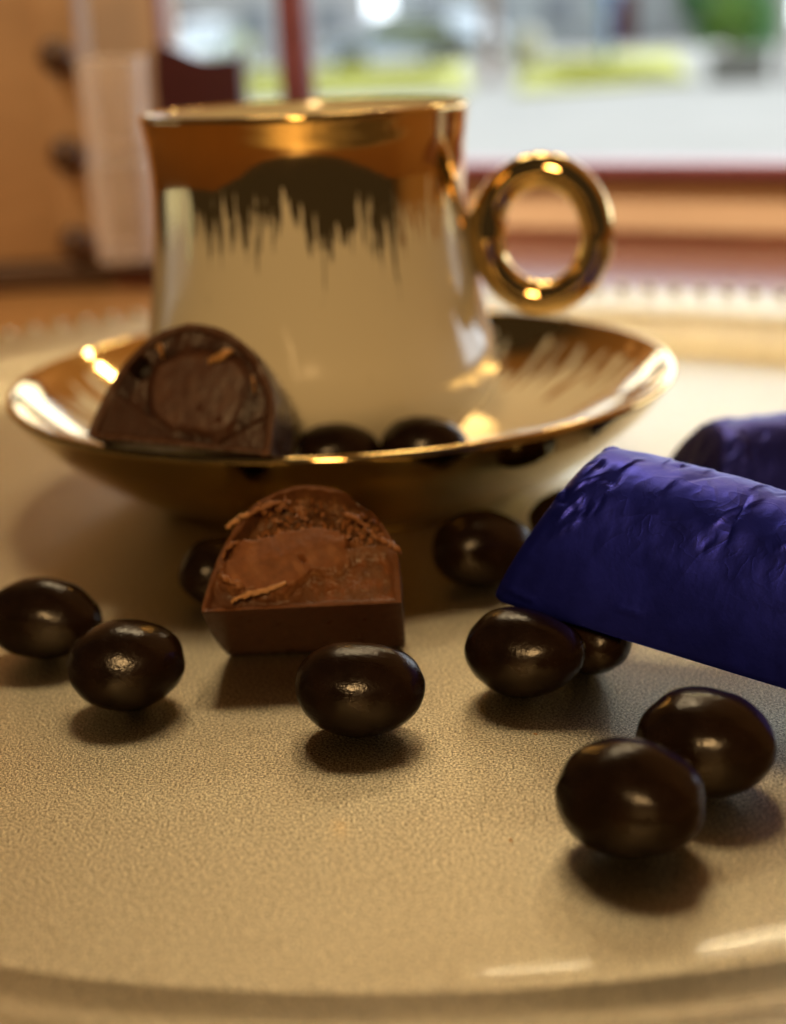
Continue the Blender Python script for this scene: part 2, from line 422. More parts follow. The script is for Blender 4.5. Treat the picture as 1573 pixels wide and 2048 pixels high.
# trees, shrub, posts
BARK = simple('pinkish_bark', (0.46, 0.32, 0.30), 0.9, nscale=6, namp=0.3)
LEAF = simple('leaf_green', (0.30, 0.52, 0.10), 0.7, nscale=4, namp=0.4)
LEAF2 = simple('deep_leaf_green', (0.14, 0.36, 0.12), 0.7, nscale=4, namp=0.4)
def leaves(name, parent, mats, ell, n, size, seed):
    rnd = random.Random(seed); V, F, I = [], [], []
    clumps = [(rnd.uniform(-.75, .75), rnd.uniform(-.75, .75), rnd.uniform(-.75, .75), rnd.uniform(.22, .45), rnd.randrange(2)) for _ in range(26)]
    for i in range(n):
        c = rnd.choice(clumps); d = Vector((rnd.gauss(0, 1), rnd.gauss(0, 1), rnd.gauss(0, 1))).normalized() * c[3] * rnd.random() ** .4
        p_ = Vector(((c[0] + d.x) * ell[0], (c[1] + d.y) * ell[1], ell[3] + (c[2] + d.z) * ell[2]))
        a = Vector((rnd.gauss(0, 1), rnd.gauss(0, 1), rnd.gauss(0, 1))).normalized() * size * rnd.uniform(.6, 1.3); b = a.orthogonal().normalized() * size * .45
        k = len(V); V += [tuple(p_ - a), tuple(p_ + b), tuple(p_ + a), tuple(p_ - b)]; F.append((k, k + 1, k + 2, k + 3)); I.append(c[4])
    return mesh(name, V, F, mats, parent, False, idx=I)
def trunk(name, parent, h, r, mat):
    prof = [(r * 1.35, 0), (r * 1.05, h * .08), (r, h * .4), (r * .8, h * .8), (r * .55, h)]
    return lathe(name, catmull(prof, 4), mat, parent, 20)
t = thing('street_tree', (228, 3000, GZ), label='blurred pinkish tree trunk beside the road', cat='tree'); trunk('trunk', t, 330, 13, BARK); leaves('crown', t, [LEAF, LEAF2], (190, 190, 120, 420), 2600, 14, 5)
t = thing('shrub', (606, 2640, GZ), label='bright green shrub behind the low grey wall', cat='shrub'); trunk('trunk', t, 100, 7, BARK); leaves('crown', t, [LEAF, LEAF2], (92, 70, 75, 112), 3600, 8, 6)
t = thing('garden_wall', (588, 2500, GZ), label='low grey garden wall under the green shrub', cat='wall')
WALLG = simple('grey_stone', (0.34, 0.36, 0.34), 0.9, nscale=5, namp=0.2)
box('wall_body', (-48, 48, -12, 12, 0, 42), WALLG, t); box('coping', (-52, 52, -16, 16, 42, 48), WALLG, t, 2)
t = thing('stone_block', (332, 3320, GZ), label='pale round topped stone block on the verge', cat='stone')
lathe('block', catmull([(34, 0), (38, 20), (37, 60), (30, 84), (14, 95), (0.01, 97)], 4), simple('pale_stone', (0.62, 0.60, 0.54), 0.9, nscale=4, namp=.1), t, 28)
t = thing('blue_post', (596, 3970, GZ), label='blue post standing on the bright grass', cat='post')
BLUE = simple('blue_enamel', (0.24, 0.36, 0.78), 0.5, nscale=5, namp=.1)
lathe('shaft', [(0.01, 0), (13, 0), (13, 95), (9, 100), (9, 118)], BLUE, t, 20); lathe('cap', catmull([(9, 118), (21, 124), (22, 170), (14, 188), (0.01, 192)], 3), BLUE, t, 20)
t = thing('white_post', (662, 2490, GZ), label='white post at the right edge of the window view', cat='post')
box('post', (-9, 9, -9, 9, 0, 260), WHITE, t, 1.5); box('cap', (-12, 12, -12, 12, 260, 268), WHITE, t, 1)
def house(loc, wd, dp, h, label, mat):
    t = thing('house', loc, label=label, cat='house', group='houses across the street')
    box('wall', (-wd, wd, 0, dp, 0, h), mat, t)
    rf = mesh('roof', [(-wd - 40, -40, h), (wd + 40, -40, h), (wd + 40, dp + 40, h), (-wd - 40, dp + 40, h), (-wd - 40, dp / 2, h + 260), (wd + 40, dp / 2, h + 260)], [(0, 1, 5, 4), (2, 3, 4, 5), (0, 4, 3), (1, 2, 5), (3, 2, 1, 0)], ROOF, t, False)
    for fl in range(int(h // 270)):
        k = int(wd * 2 // 260)
        for i in range(k):
            x = -wd + (i + .5) * 2 * wd / k
            if fl == 0 and i == k // 2:
                box('door', (x - 50, x + 50, -6, 0, 0, 210), FRAMEW, t)
            else:
                wn = box('window', (x - 62, x + 62, -6, 0, 90 + fl * 270, 220 + fl * 270), WHITE, t)
                box('pane', (x - 54, x + 54, -8, -6.01, 98 + fl * 270, 212 + fl * 270), WGL, wn)
    return t
house((-900, 6200, GZ), 900, 800, 560, 'pale grey house with rows of windows, left across the street', HOUSE)
house((900, 6400, GZ), 800, 800, 560, 'pale house behind the blue post across the street', simple('pale_blue_render', (0.72, 0.80, 0.84), 0.8, nscale=.6, namp=.06))
house((2700, 5600, GZ), 900, 800, 560, 'pale pinkish house at the far right across the street', simple('pale_pink_render', (0.70, 0.58, 0.60), 0.8, nscale=.6, namp=.06))

# sky: gives the daylight of the street
M = Mat('sky_light'); em = M.n('ShaderNodeEmission'); em.inputs[0].default_value = (0.86, 0.94, 1.0, 1); em.inputs[1].default_value = 3.7
M.l(em.outputs[0], M.t.nodes['Material Output'].inputs[0])
V, F = [], []
na, ne = 16, 6
for j in range(ne + 1):
    el = R(-1 + 76 * j / ne)
    for i in range(na + 1):
        az = R(60) + R(-84 + 168 * i / na)
        V.append((15000 * math.cos(el) * math.cos(az), 200 + 15000 * math.cos(el) * math.sin(az), 15000 * math.sin(el)))
for j in range(ne):
    for i in range(na):
        a = j * (na + 1) + i; F.append((a, a + na + 1, a + na + 2, a + 1))
tag(mesh('sky', V, F, M.m), kind='structure')

# ------------------------------------------------------------------ things at the back of the table
t = thing('wooden_box', (-16.0, 56.1, -0.7), R(2), label='blurred brown wooden box standing left behind the plate', cat='box')
box('panel', (-7.5, 5.6, 0, 3.2, 1.0, 16.5), OAK, t, 0.15)
box('base', (-7.7, 8.2, -0.35, 3.5, 0, 1.0), DARKW, t, 0.12)
box('stile', (4.2, 5.6, -0.3, -0.005, 1.0, 16.4), OAK, t, 0.1)
for z in (1.75, 4.9, 8.3):
    kb = lathe('knob', catmull([(0.35, 0), (0.3, .25), (0.55, .5), (0.62, .8), (0.4, 1.1), (0.01, 1.18)], 4), DARKW, t, 24)
    kb.location = Vector((4.9, -0.3, z)) * CM; kb.rotation_euler = (R(90), 0, 0)
def tumbler(z, label):
    t = thing('glass_tumbler', (-9.15, 55.0, z), label=label, cat='glass', group='pale tumblers stacked by the box')
    lathe('bowl', catmull([(0.01, 0.02), (.95, 0.02), (1.08, .15), (1.12, 1.2), (1.2, 3.3), (1.16, 3.36), (1.1, 3.3), (1.02, 1.2), (.95, .5), (0.01, .45)], 4), FROST, t, 48)
    lathe('foot', catmull([(.75, -.15), (.95, -.15), (.98, 0.02)], 3), FROST, t, 40)
tumbler(0.47, 'lower of two pale blurred tumblers stacked beside the brown box')
tumbler(3.98, 'upper of two pale blurred tumblers stacked beside the brown box')
t = thing('napkin_holder', (-7.3, 66.0, -0.7), R(-6), label='dark maroon holder in front of the left window pane', cat='holder')
pr = catmull([(-1.9, 0), (-2.0, 5), (-1.9, 8.1), (-1.2, 8.4), (-.3, 8.0), (.4, 7.8), (1.6, 7.8), (1.8, 7.5), (1.8, 0)], 4)
n = len(pr); V = [(x, 0, z) for x, z in pr] + [(x, 1.4, z) for x, z in pr]
mesh('panel', V, [tuple(range(n)), tuple(reversed(range(n, 2 * n)))] + [(i, n + i, n + (i + 1) % n, (i + 1) % n) for i in range(n)], MAROON, t, False)
box('foot', (-2.2, 2.1, -.5, 1.9, 0, .5), MAROON, t, .1)

# ------------------------------------------------------------------ plate
PC = (0.6, 24.5)
t = thing('charger_plate', (PC[0], PC[1], 0), label='large champagne gold plate with a beaded edge', cat='plate')
prof = [(0.01, 0), (4, 0), (9, 0), (13.1, 0), (13.4, 0.01), (13.65, 0.06), (13.9, 0.20), (14.2, .40), (14.45, .50), (14.6, .53), (14.8, .58), (15.0, .72), (15.7, .86), (16.2, .93), (16.6, .98), (16.85, 1.0), (16.98, .95), (17.0, .86), (16.9, .8), (15, .55), (13.8, .3), (13.2, -.3), (12.5, -.5), (8, -.5), (0.01, -.5)]
lathe('dish', prof[:4] + catmull(prof[3:17], 4)[1:] + prof[17:], PLATE, t, 260)
lathe('foot_ring', catmull([(11.6, -.45), (11.7, -.7), (12.1, -.7), (12.2, -.45)], 3), PLATE, t, 120)
bm = bmesh.new(); bmesh.ops.create_uvsphere(bm, u_segments=14, v_segments=9, radius=0.16 * CM)
bead = bpy.data.meshes.new('bead'); bm.to_mesh(bead); bm.free(); bead.materials.append(PLATE)
bead.polygons.foreach_set('use_smooth', [True] * len(bead.polygons))
NB = 150
for k in range(NB):
    a = 2 * math.pi * k / NB
    o = bpy.data.objects.new('bead', bead); col.objects.link(o); o.parent = t
    o.location = (16.92 * math.cos(a) * CM, 16.92 * math.sin(a) * CM, 1.03 * CM); o.scale = (1, 1, .85)

# ------------------------------------------------------------------ saucer
SX, SY = -0.80, 27.0
t = thing('saucer', (SX, SY, 0), label='round saucer with a mirror gold rim under the cup', cat='saucer')
inner = catmull([(6.0, 1.98), (6.03, 2.04), (6.0, 2.10), (5.92, 2.11), (5.82, 2.02), (5.55, 1.74), (5.0, 1.28), (4.2, .88), (3.3, .66), (2.6, .6), (2.2, .60), (0.01, .60)], 5)
under = catmull([(3.45, .12), (3.7, .20), (4.3, .50), (5.0, .98), (5.55, 1.46), (5.85, 1.80), (6.0, 1.98)], 5)
lathe('dish', inner, SAUCERMAT, t, 200)
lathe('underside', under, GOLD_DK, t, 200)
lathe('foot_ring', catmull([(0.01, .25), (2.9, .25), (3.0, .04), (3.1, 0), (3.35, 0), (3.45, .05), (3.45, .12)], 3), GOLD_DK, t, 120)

# ------------------------------------------------------------------ cup
CX, CY, CZ = -1.19, 27.0, 0.66
t = thing('coffee_cup', (CX, CY, CZ), label='white porcelain espresso cup with brushed gold lip and ring handle', cat='cup')
prof = [(0.01, .70), (1.7, .70), (1.95, .66), (2.15, .70), (2.45, .93), (2.84, 1.34), (3.13, 1.68), (3.25, 2.05), (3.21, 2.48), (3.06, 3.02), (2.92, 3.75), (2.82, 4.6), (2.76, 5.5), (2.78, 6.1), (2.835, 6.52), (2.86, 6.70), (2.835, 6.755), (2.79, 6.765), (2.745, 6.72), (2.69, 6.4), (2.62, 5.5), (2.68, 4.5), (2.9, 3.0), (3.02, 2.2), (2.85, 1.55), (2.2, 1.1), (1.2, 1.0), (0.01, 1.0)]
pf = [(r, z - CZ) for r, z in catmull(prof, 5)]
lathe('cup_wall', pf[:18 * 5 + 1], CUPMAT, t, 200)
lathe('cup_interior', pf[18 * 5:], PORC, t, 200)
# ring handle
V, F = [], []
na, nb = 96, 32
hx, hz, mr = 0.965, 1.10, 0.30
for i in range(na):
    a = 2 * math.pi * i / na
    c = Vector((hx * math.cos(a), 0, hz * math.sin(a))); nrm = Vector((math.cos(a) / hx, 0, math.sin(a) / hz)).normalized()
    for k in range(nb):
        b = 2 * math.pi * k / nb
        mm = mr * (1 + .22 * math.exp(-((a - math.pi) / .35) ** 2) + .012 * N3(a * 2, 1, 0))
        q = c + nrm * (mm * math.cos(b)) + Vector((0, mm * 1.05 * math.sin(b), 0))
        V.append(tuple(q))
for i in range(na):
    for k in range(nb):
        i2, k2 = (i + 1) % na, (k + 1) % nb
        F.append((i * nb + k, i * nb + k2, i2 * nb + k2, i2 * nb + k))
h = mesh('handle', V, F, GOLD, t)
hd = R(-10)
h.location = Vector((4.06 * math.cos(hd), 4.06 * math.sin(hd), 4.46 - CZ)) * CM; h.rotation_euler = (0, 0, hd)

# ------------------------------------------------------------------ chocolate almonds
AL_GROUP = 'chocolate coated almonds'
def almond(pos, yaw, label, ln=0.75, md=0.57, sh=0.55, tilt=0.0, seed=0, egg=0.1):
    nu, nv = 56, 36
    V, F = [], []
    for j in range(nv + 1):
        th = math.pi * j / nv
        for i in range(nu):
            ph = 2 * math.pi * i / nu
            x = -math.cos(th); s = math.sin(th)
            s = s ** 0.93 * (1 - egg * x)
            d = Vector((x, s * math.cos(ph), s * math.sin(ph)))
            k = 1 + 0.055 * N3(d.x * 1.3 + seed * 7.1, d.y * 1.3, d.z * 1.3) + 0.013 * N3(d.x * 3.2 + seed, d.y * 4, d.z * 4 + 3)
            V.append((d.x * ln * k, d.y * md * k, d.z * sh * k))
    for j in range(nv):
        for i in range(nu):
            i2 = (i + 1) % nu
            F.append((j * nu + i, (j + 1) * nu + i, (j + 1) * nu + i2, j * nu + i2))
    o = mesh('chocolate_almond', V, F, GLAZE)
    z_ = pos[2] if pos[2] > 1 else -min(v[2] for v in V) - .004      # rests on the plate
    o.location = Vector((pos[0], pos[1], z_)) * CM; o.rotation_euler = (0, tilt, yaw)
    return tag(o, label, 'almond', AL_GROUP)
almond((-4.80, 19.1, .555), R(-14), 'dark chocolate almond at the left edge of the photo', .80, .58, .555, seed=1, egg=.12)
almond((-3.42, 17.35, .56), R(6), 'rounded dark almond just right of the leftmost almond', .735, .60, .565, seed=2, egg=.04)
almond((-0.49, 16.3, .56), R(-6), 'glossy dark almond right in front of the cut chocolate', .775, .58, .56, seed=3, egg=.05)
almond((1.56, 17.15, .55), R(-20), 'dark almond holding up the left end of the blue foil bar', .74, .58, .555, seed=4, egg=.14)
almond((2.42, 17.75, .52), R(-70), 'dark almond in the shade under the blue foil bar', .70, .52, .50, seed=5)
almond((3.22, 14.45, .57), R(-22), 'dark almond behind the nearest one at lower right', .745, .62, .58, seed=6, egg=.06)
almond((2.23, 13.35, .58), R(-24), 'nearest dark almond, lowest in the photo', .745, .62, .59, seed=7, egg=.02)
almond((-2.62, 20.95, .50), R(60), 'small dark almond peeking out left of the cut chocolate', .68, .48, .49, seed=8)
almond((1.33, 21.1, .56), R(10), 'dark almond in shadow between saucer and blue foil bar', .76, .58, .56, seed=9)
almond((2.75, 22.5, .50), R(40), 'dark almond hidden deep between the saucer edge and the blue bar', .66, .50, .48, seed=10)
almond((-0.85, 23.55, 1.42), R(8), 'dark almond in the saucer, next to the dome shaped piece', .72, .55, .54, seed=11)
almond((0.56, 23.5, 1.46), R(-6), 'dark almond in the saucer, right one of the two', .72, .56, .55, seed=12)

# ------------------------------------------------------------------ cut chocolates
OUT = catmull([(-1, 0), (-1.0, .06), (-.93, .25), (-.82, .48), (-.66, .70), (-.44, .88), (-.14, .985), (.12, 1.0), (.42, .94), (.68, .80), (.86, .62), (.975, .43), (1.0, .2), (1.0, 0)], 8)
def outline_points(hw, h, n=260):
    pts = [(x * hw, z * h) for x, z in OUT] + [(x * hw, 0) for x in [0.96 - 0.08 * k for k in range(1, 24)]]
    # resample evenly
    L = [0]
    P = pts + [pts[0]]
    for a, b in zip(P, P[1:]): L.append(L[-1] + math.hypot(b[0] - a[0], b[1] - a[1]))
    out = []; j = 0
    for k in range(n):
        s = L[-1] * k / n
        while L[j + 1] < s: j += 1
        t_ = (s - L[j]) / max(1e-9, L[j + 1] - L[j])
        out.append((P[j][0] + (P[j + 1][0] - P[j][0]) * t_, P[j][1] + (P[j + 1][1] - P[j][1]) * t_))
    return out

def cut_piece(root, hw, h, length, face_fn, shell_mat, taper=0.12, rings=80, n=260, shear=0.0):
    """half of a moulded chocolate: shell swept along +y, cut face at y = 0 shaped by face_fn(s,t) -> (height, colour)"""
    O = outline_points(hw, h, n)
    c0 = (0.0, 0.42 * h)
    V, F, C = [], [], []
    for i in range(rings + 1):
        f = i / rings
        for (x, z) in O:
            X = c0[0] + (x - c0[0]) * f; Z = c0[1] + (z - c0[1]) * f
            hh, cc = face_fn(X / hw, Z / h, f)
            V.append((X, -hh, Z)); C.append(cc)
    for i in range(rings):
        for k in range(n):
            k2 = (k + 1) % n; a = i * n
            F.append((a + k, a + k2, a + n + k2, a + n + k))
    o = mesh('cut_face', V, F, CHOC_CUT, root)
    ca = o.data.color_attributes.new('layer', 'FLOAT_COLOR', 'POINT')
    ca.data.foreach_set('color', [v for c in C for v in (*c, 1.0)])
    # shell
    V, F = [], []
    prof = [(0.0, 1.0), (0.05, 1.008), (0.5, 1.01), (0.80, 1.0), (0.93, .975), (0.985, .92), (1.0, .82), (1.0, .4), (1.0, .02)]
    for i, (a, s) in enumerate(prof):
        for k, (x, z) in enumerate(O):
            tt = z / h
            yy = a * length * (1 - taper * tt)
            if i == 0: yy = -face_fn(x / hw, z / h, 1.0)[0]
            cz = 0.42 * h
            bz = N3(x * 2.2, z * 2.2, a * 3) * 0.012 * hw
            sx = s; V.append((x * sx * (1 - 0.05 * a) + bz + shear * a, yy, (z - cz) * s + cz + bz))
    for i in range(len(prof) - 1):
        for k in range(n):
            k2 = (k + 1) % n
            F.append((i * n + k, i * n + k2, (i + 1) * n + k2, (i + 1) * n + k))
    mesh('shell', V, F, shell_mat, root)

def chips(name, parent, mat, spots, seed, kind=None):
    """irregular shards: list of (x, z, out, size)"""
    rnd = random.Random(seed); V, F = [], []
    for (x, z, out, size) in spots:
        k = len(V)
        ax = [Vector((rnd.gauss(0, 1), rnd.gauss(0, 1), rnd.gauss(0, 1))).normalized() for _ in range(3)]
        base = Vector((x, -out, z))
        for q in range(8):
            s = Vector(((q & 1) * 2 - 1, (q >> 1 & 1) * 2 - 1, (q >> 2 & 1) * 2 - 1))
            d = ax[0] * s.x * size * rnd.uniform(.7, 1.5) + ax[1] * s.y * size * rnd.uniform(.35, .8) + ax[2] * s.z * size * rnd.uniform(.2, .5)
            V.append(tuple(base + d))
        F += [tuple(k + i for i in f) for f in [(0, 2, 3, 1), (4, 5, 7, 6), (0, 1, 5, 4), (2, 6, 7, 3), (0, 4, 6, 2), (1, 3, 7, 5)]]
    o = mesh(name, V, F, mat, parent, smooth=False)
    if kind: tag(o, kind=kind)
    return o

def shaving(name, parent, mat, pts, width, lift=0.03, seed=0):
    """thin curled sliver along a polyline of (x, out, z)"""
    P = catmull(pts, 6); n = len(P); V, F = [], []
    for i, q in enumerate(P):
        f = i / (n - 1); wd = width * (math.sin(math.pi * min(.95, max(.05, f))) ** .3) * (1 + .9 * N3(f * 7, seed, 0))
        for (a, b) in ((-1, 0), (-.4, lift), (.4, lift), (1, 0), (.4, -lift * .6), (-.4, -lift * .6)):
            V.append((q[0] + .05 * N3(f * 11, seed + 2, a * 2), -q[1] - b * (1 + 1.2 * N3(f * 8, seed, a * 3)), q[2] + a * wd + .03 * N3(f * 13, seed + 5, a)))
    m = 6
    for i in range(n - 1):
        for k in range(m):
            k2 = (k + 1) % m; F.append((i * m + k, i * m + k2, (i + 1) * m + k2, (i + 1) * m + k))
    F.append(tuple(range(m))); F.append(tuple(reversed(range((n - 1) * m, n * m))))
    return mesh(name, V, F, mat, parent, smooth=True)

C_SHELL = (0.115, 0.045, 0.018); C_FILL = (0.225, 0.082, 0.027); C_CAV = (0.15, 0.066, 0.026); C_LOW = (0.175, 0.074, 0.029); C_PALE = (0.42, 0.20, 0.075)
def lerp3(a, b, t): return tuple(x + (y - x) * t for x, y in zip(a, b))
def ridged(x, y, z=0, oct=4):
    v, a, f = 0, .5, 1
    for _ in range(oct):
        v += a * (1 - abs(N3(x * f, y * f, z + f)) * 2.2); a *= .5; f *= 2.1
    return v
def face_a(s, t, f):
    q = N3(s * 3.1, t * 3.1, 1.7)
    # rim of the shell
    edge = ss(.885, .95, f + .05 * q + .03 * N3(s * 9, t * 9, 5) - .05 * ss(.1, .6, s) * ss(.5, .7, t))
    lobe_r = math.hypot((s + .14 + .16 * N3(s * 2, t * 4, 8)) / .74, (t - .40 - .10 * s + .10 * N3(s * 2.4, t * 2, 6)) / .28) + .20 * N3(s * 3.2, t * 4, 4) + .07 * N3(s * 9, t * 9, 2) + .04 * N3(s * 22, t * 22, 2)
    lobe = 1 - ss(.84, 1.06, lobe_r)
    low = t < .40 + .10 * s
    h = 0.0; c = C_LOW
    if low:                                   # lower band: grainy at the right, flat and dark at the left
        g = ss(-.35, .25, s)
        h = -.05 + .02 * N3(s * 8, t * 8, 3) + g * (.015 * N3(s * 26, t * 26, 5) + .012 * N3(s * 60, t * 60, 6)) - (1 - g) * .05
        h += .06 * ss(.06, .0, t)
        c = lerp3(C_SHELL, lerp3(C_LOW, C_FILL, ss(-.2, .4, N3(s * 9, t * 9, 8))), g)
        step = ss(.30, .36, t + .05 * N3(s * 4, 2, 0) - .06 * s)
        h += step * .05 * g; c = lerp3(c, (0.20, 0.085, 0.033), step * g)
    else:                                     # torn crumbly hollow below the dome
        rg = ridged(s * 3.4, t * 4.4, 2)
        cr = ss(-.55, .25, s)
        h = -.30 + cr * (.23 * (rg - .35) + .05 * N3(s * 22, t * 26, 1)) + (1 - cr) * .05 * N3(s * 7, t * 12, 4)
        c = lerp3(C_CAV, C_PALE, ss(.45, .95, rg + .35 * N3(s * 20, t * 20, 9)) * .55 * cr)
    lob_h = .05 + .05 * (1 - min(1, lobe_r)) + .012 * N3(s * 4, t * 5, 7) - .05 * ss(.2, .6, s)
    lc = lerp3(C_FILL, (0.28, 0.11, 0.038), ss(.0, .5, N3(s * 5, t * 5, 12)))
    lc = lerp3(lc, (0.34, 0.15, 0.06), .45 * ss(.15, .5, N3(s * 2.2 - t * 3, t * 9 + s * 7, 21)))
    # curved knife marks and one crack
    lob_h += .010 * math.sin(38 * (t - .25 * s + .1 * q)) * ss(.1, .5, s)
    cd = abs((s - .02) * .8 + (t - .36) * .55)
    if abs(t - .37) < .04 and cd < .03: lob_h -= .10 * (1 - cd / .03) * (1 - abs(t - .37) / .04)
    h = h * (1 - lobe) + lob_h * lobe; c = lerp3(c, lc, lobe)
    lip = max(0, 1 - abs(lobe_r - .99) / .05)
    h += .045 * lip * max(0, N3(s * 14, t * 14, 1) + .3) ; c = lerp3(c, C_PALE, .5 * lip * ss(-.1, .5, N3(s * 17, t * 17, 6)))
    fr_ = 1 - .75 * lobe
    h += fr_ * (.007 * N3(s * 34, t * 30, 8) + .004 * N3(s * 80, t * 70, 3))
    he = .015 * N3(s * 10, t * 10, 3) + .008 * N3(s * 40, t * 40, 3)
    h = h * (1 - edge) + he * edge; c = lerp3(c, lerp3(C_SHELL, C_FILL, .5), edge)
    return h, c

al = R(41)
Rm = frame((-1.22, 17.83, 1.03), (1, 0, 0), (0, math.sin(al), -math.cos(al)), (0, math.cos(al), math.sin(al)))
A = thing('cut_chocolate', (0, 0, 0), mat=Rm, label='cut milk chocolate with torn creamy filling standing on the plate', cat='chocolate', group='halved chocolates')
cut_piece(A, 1.27, 1.83, 1.45, face_a, CHOC_SHELL, taper=-0.1, rings=110, n=330, shear=0.10)
rnd = random.Random(4)
sp = []
for i in range(240):
    s = rnd.uniform(-.45, .95); tt = rnd.uniform(.55, .9) - max(0, s - .2) * .38
    r_ = math.hypot(s / 1.0, (tt - .42) / .55)
    if r_ > .93 or tt < .42: continue
    sp.append((s * 1.27, tt * 1.83, -.12 + rnd.uniform(-.06, .14), rnd.uniform(.012, .05)))
chips('crumbs', A, CRUMB, sp, 3, 'stuff')
shaving('shaving', A, CHOC_PALE, [(-.90, .05, .10), (-.72, .10, .16), (-.45, .13, .20), (-.18, .12, .30)], .045, .02, 1)
shaving('shaving', A, CHOC_PALE, [(-.98, .02, 1.22), (-.85, .06, 1.30), (-.68, .05, 1.40)], .055, .03, 2)
shaving('shaving', A, CRUMB, [(-.72, .02, 1.36), (-.5, .05, 1.50), (-.25, .03, 1.57)], .05, .03, 3)
shaving('shaving', A, CRUMB, [(-1.08, .02, .52), (-1.0, .08, .44), (-.86, .08, .36), (-.72, .05, .30)], .06, .03, 4)
shaving('shaving', A, CRUMB, [(.98, .02, .95), (1.10, .07, .86), (1.22, .05, .80), (1.31, .02, .70)], .055, .04, 5)
shaving('shaving', A, CRUMB, [(.55, .0, 1.36), (.75, .04, 1.24), (.88, .03, 1.05)], .05, .03, 6)
shaving('shaving', A, CRUMB, [(-1.02, .02, .75), (-.95, .06, .90), (-.80, .05, .98)], .04, .03, 7)

C2_SH = (0.062, 0.024, 0.0115); C2_IN = (0.088, 0.036, 0.020); C2_DK = (0.035, 0.014, 0.008)
def face_b(s, t, f):
    q = N3(s * 3 + 5, t * 3, 2)
    edge = ss(.88, .93, f + .02 * q)
    disc_r = math.hypot((s - .14) / .52, (t - .44) / .36) + .22 * N3(s * 2.4, t * 2.4, 3) + .06 * N3(s * 7, t * 7, 3)
    disc = 1 - ss(.85, 1.15, disc_r)
    h = -.06 + .03 * N3(s * 5, t * 5, 1) + .012 * N3(s * 16, t * 16, 2)
    c = lerp3(C2_DK, C2_SH, ss(-.3, .3, N3(s * 5, t * 5, 6)))
    h2 = .03 + .03 * (1 - min(1, disc_r)) + .008 * N3(s * 9, t * 9, 4); c2 = lerp3(C2_IN, (.11, .048, .026), ss(0, .5, N3(s * 6, t * 6, 9)))
    h = h * (1 - disc) + h2 * disc; c = lerp3(c, c2, disc)
    d = (t - .40) + .62 * (s + .85) * .62         # flat facet cut off at the lower left
    fc = ss(.03, -.02, d)
    h = h * (1 - fc) + (-.02 + .22 * d) * fc; c = lerp3(c, C2_SH, fc)
    d2 = (t - .13) - .55 * (s - .55)
    f2 = ss(.02, -.02, d2) * ss(.35, .5, s); h -= .06 * f2; c = lerp3(c, C2_SH, f2)
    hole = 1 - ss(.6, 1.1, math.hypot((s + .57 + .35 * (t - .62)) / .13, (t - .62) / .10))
    h -= .35 * hole; c = lerp3(c, (.012, .006, .004), hole)  # near-black colour adds the shade inside the hole
    for (px, pz) in ((.18, .32), (.40, .24)):
        k = math.hypot((s - px) / .04, (t - pz) / .03)
        if k < 1: h -= .05 * (1 - k)
    h = h * (1 - edge) + .012 * N3(s * 9, t * 9, 3) * edge; c = lerp3(c, lerp3(C2_SH, (0.16, 0.06, 0.022), .35), edge)
    return h, c
yw, al = R(12), R(64)
e = Vector((math.cos(yw), -math.sin(yw), 0)); fd = Vector((-math.sin(yw), -math.cos(yw), 0)); Z = Vector((0, 0, 1))
nn = fd * math.sin(al) + Z * math.cos(al); uu = -fd * math.cos(al) + Z * math.sin(al)
e, uu = (e * math.cos(R(5)) - uu * math.sin(R(5))), (uu * math.cos(R(5)) + e * math.sin(R(5)))
Ob = Vector((-3.0, 21.95, 2.0)) + nn * 0.66
Bp = thing('cut_chocolate', (0, 0, 0), mat=frame(Ob, e, -nn, uu), label='darker cut chocolate with nut slivers resting on the saucer rim', cat='chocolate', group='halved chocolates')
cut_piece(Bp, 1.42, 1.84, 1.6, face_b, CHOC_DARK, taper=0.15, rings=100, n=330)
for pts, wd in (([(.30, -.02, 1.28), (.48, .05, 1.36), (.66, .05, 1.46)], .07), ([(-.52, -.02, 1.44), (-.44, .05, 1.40), (-.40, .03, 1.30)], .06), ([(1.0, -.02, 1.12), (1.06, .04, 1.0), (1.08, .0, .88)], .05)):
    shaving('nut_sliver', Bp, NUT, [(q[0], q[1] + .05, q[2]) for q in pts], wd * 1.1, .05, int(pts[0][0] * 10))
sp = [(x * 1.5, z * 1.86, .01, rnd.uniform(.012, .03)) for x, z in ((-.98, .06), (-.95, .1), (-.97, .02), (-.1, .985), (-.06, .99), (-.02, .985), (.95, .02), (.9, .0))]
chips('crumbs', Bp, CRUMB, sp, 9, 'stuff')

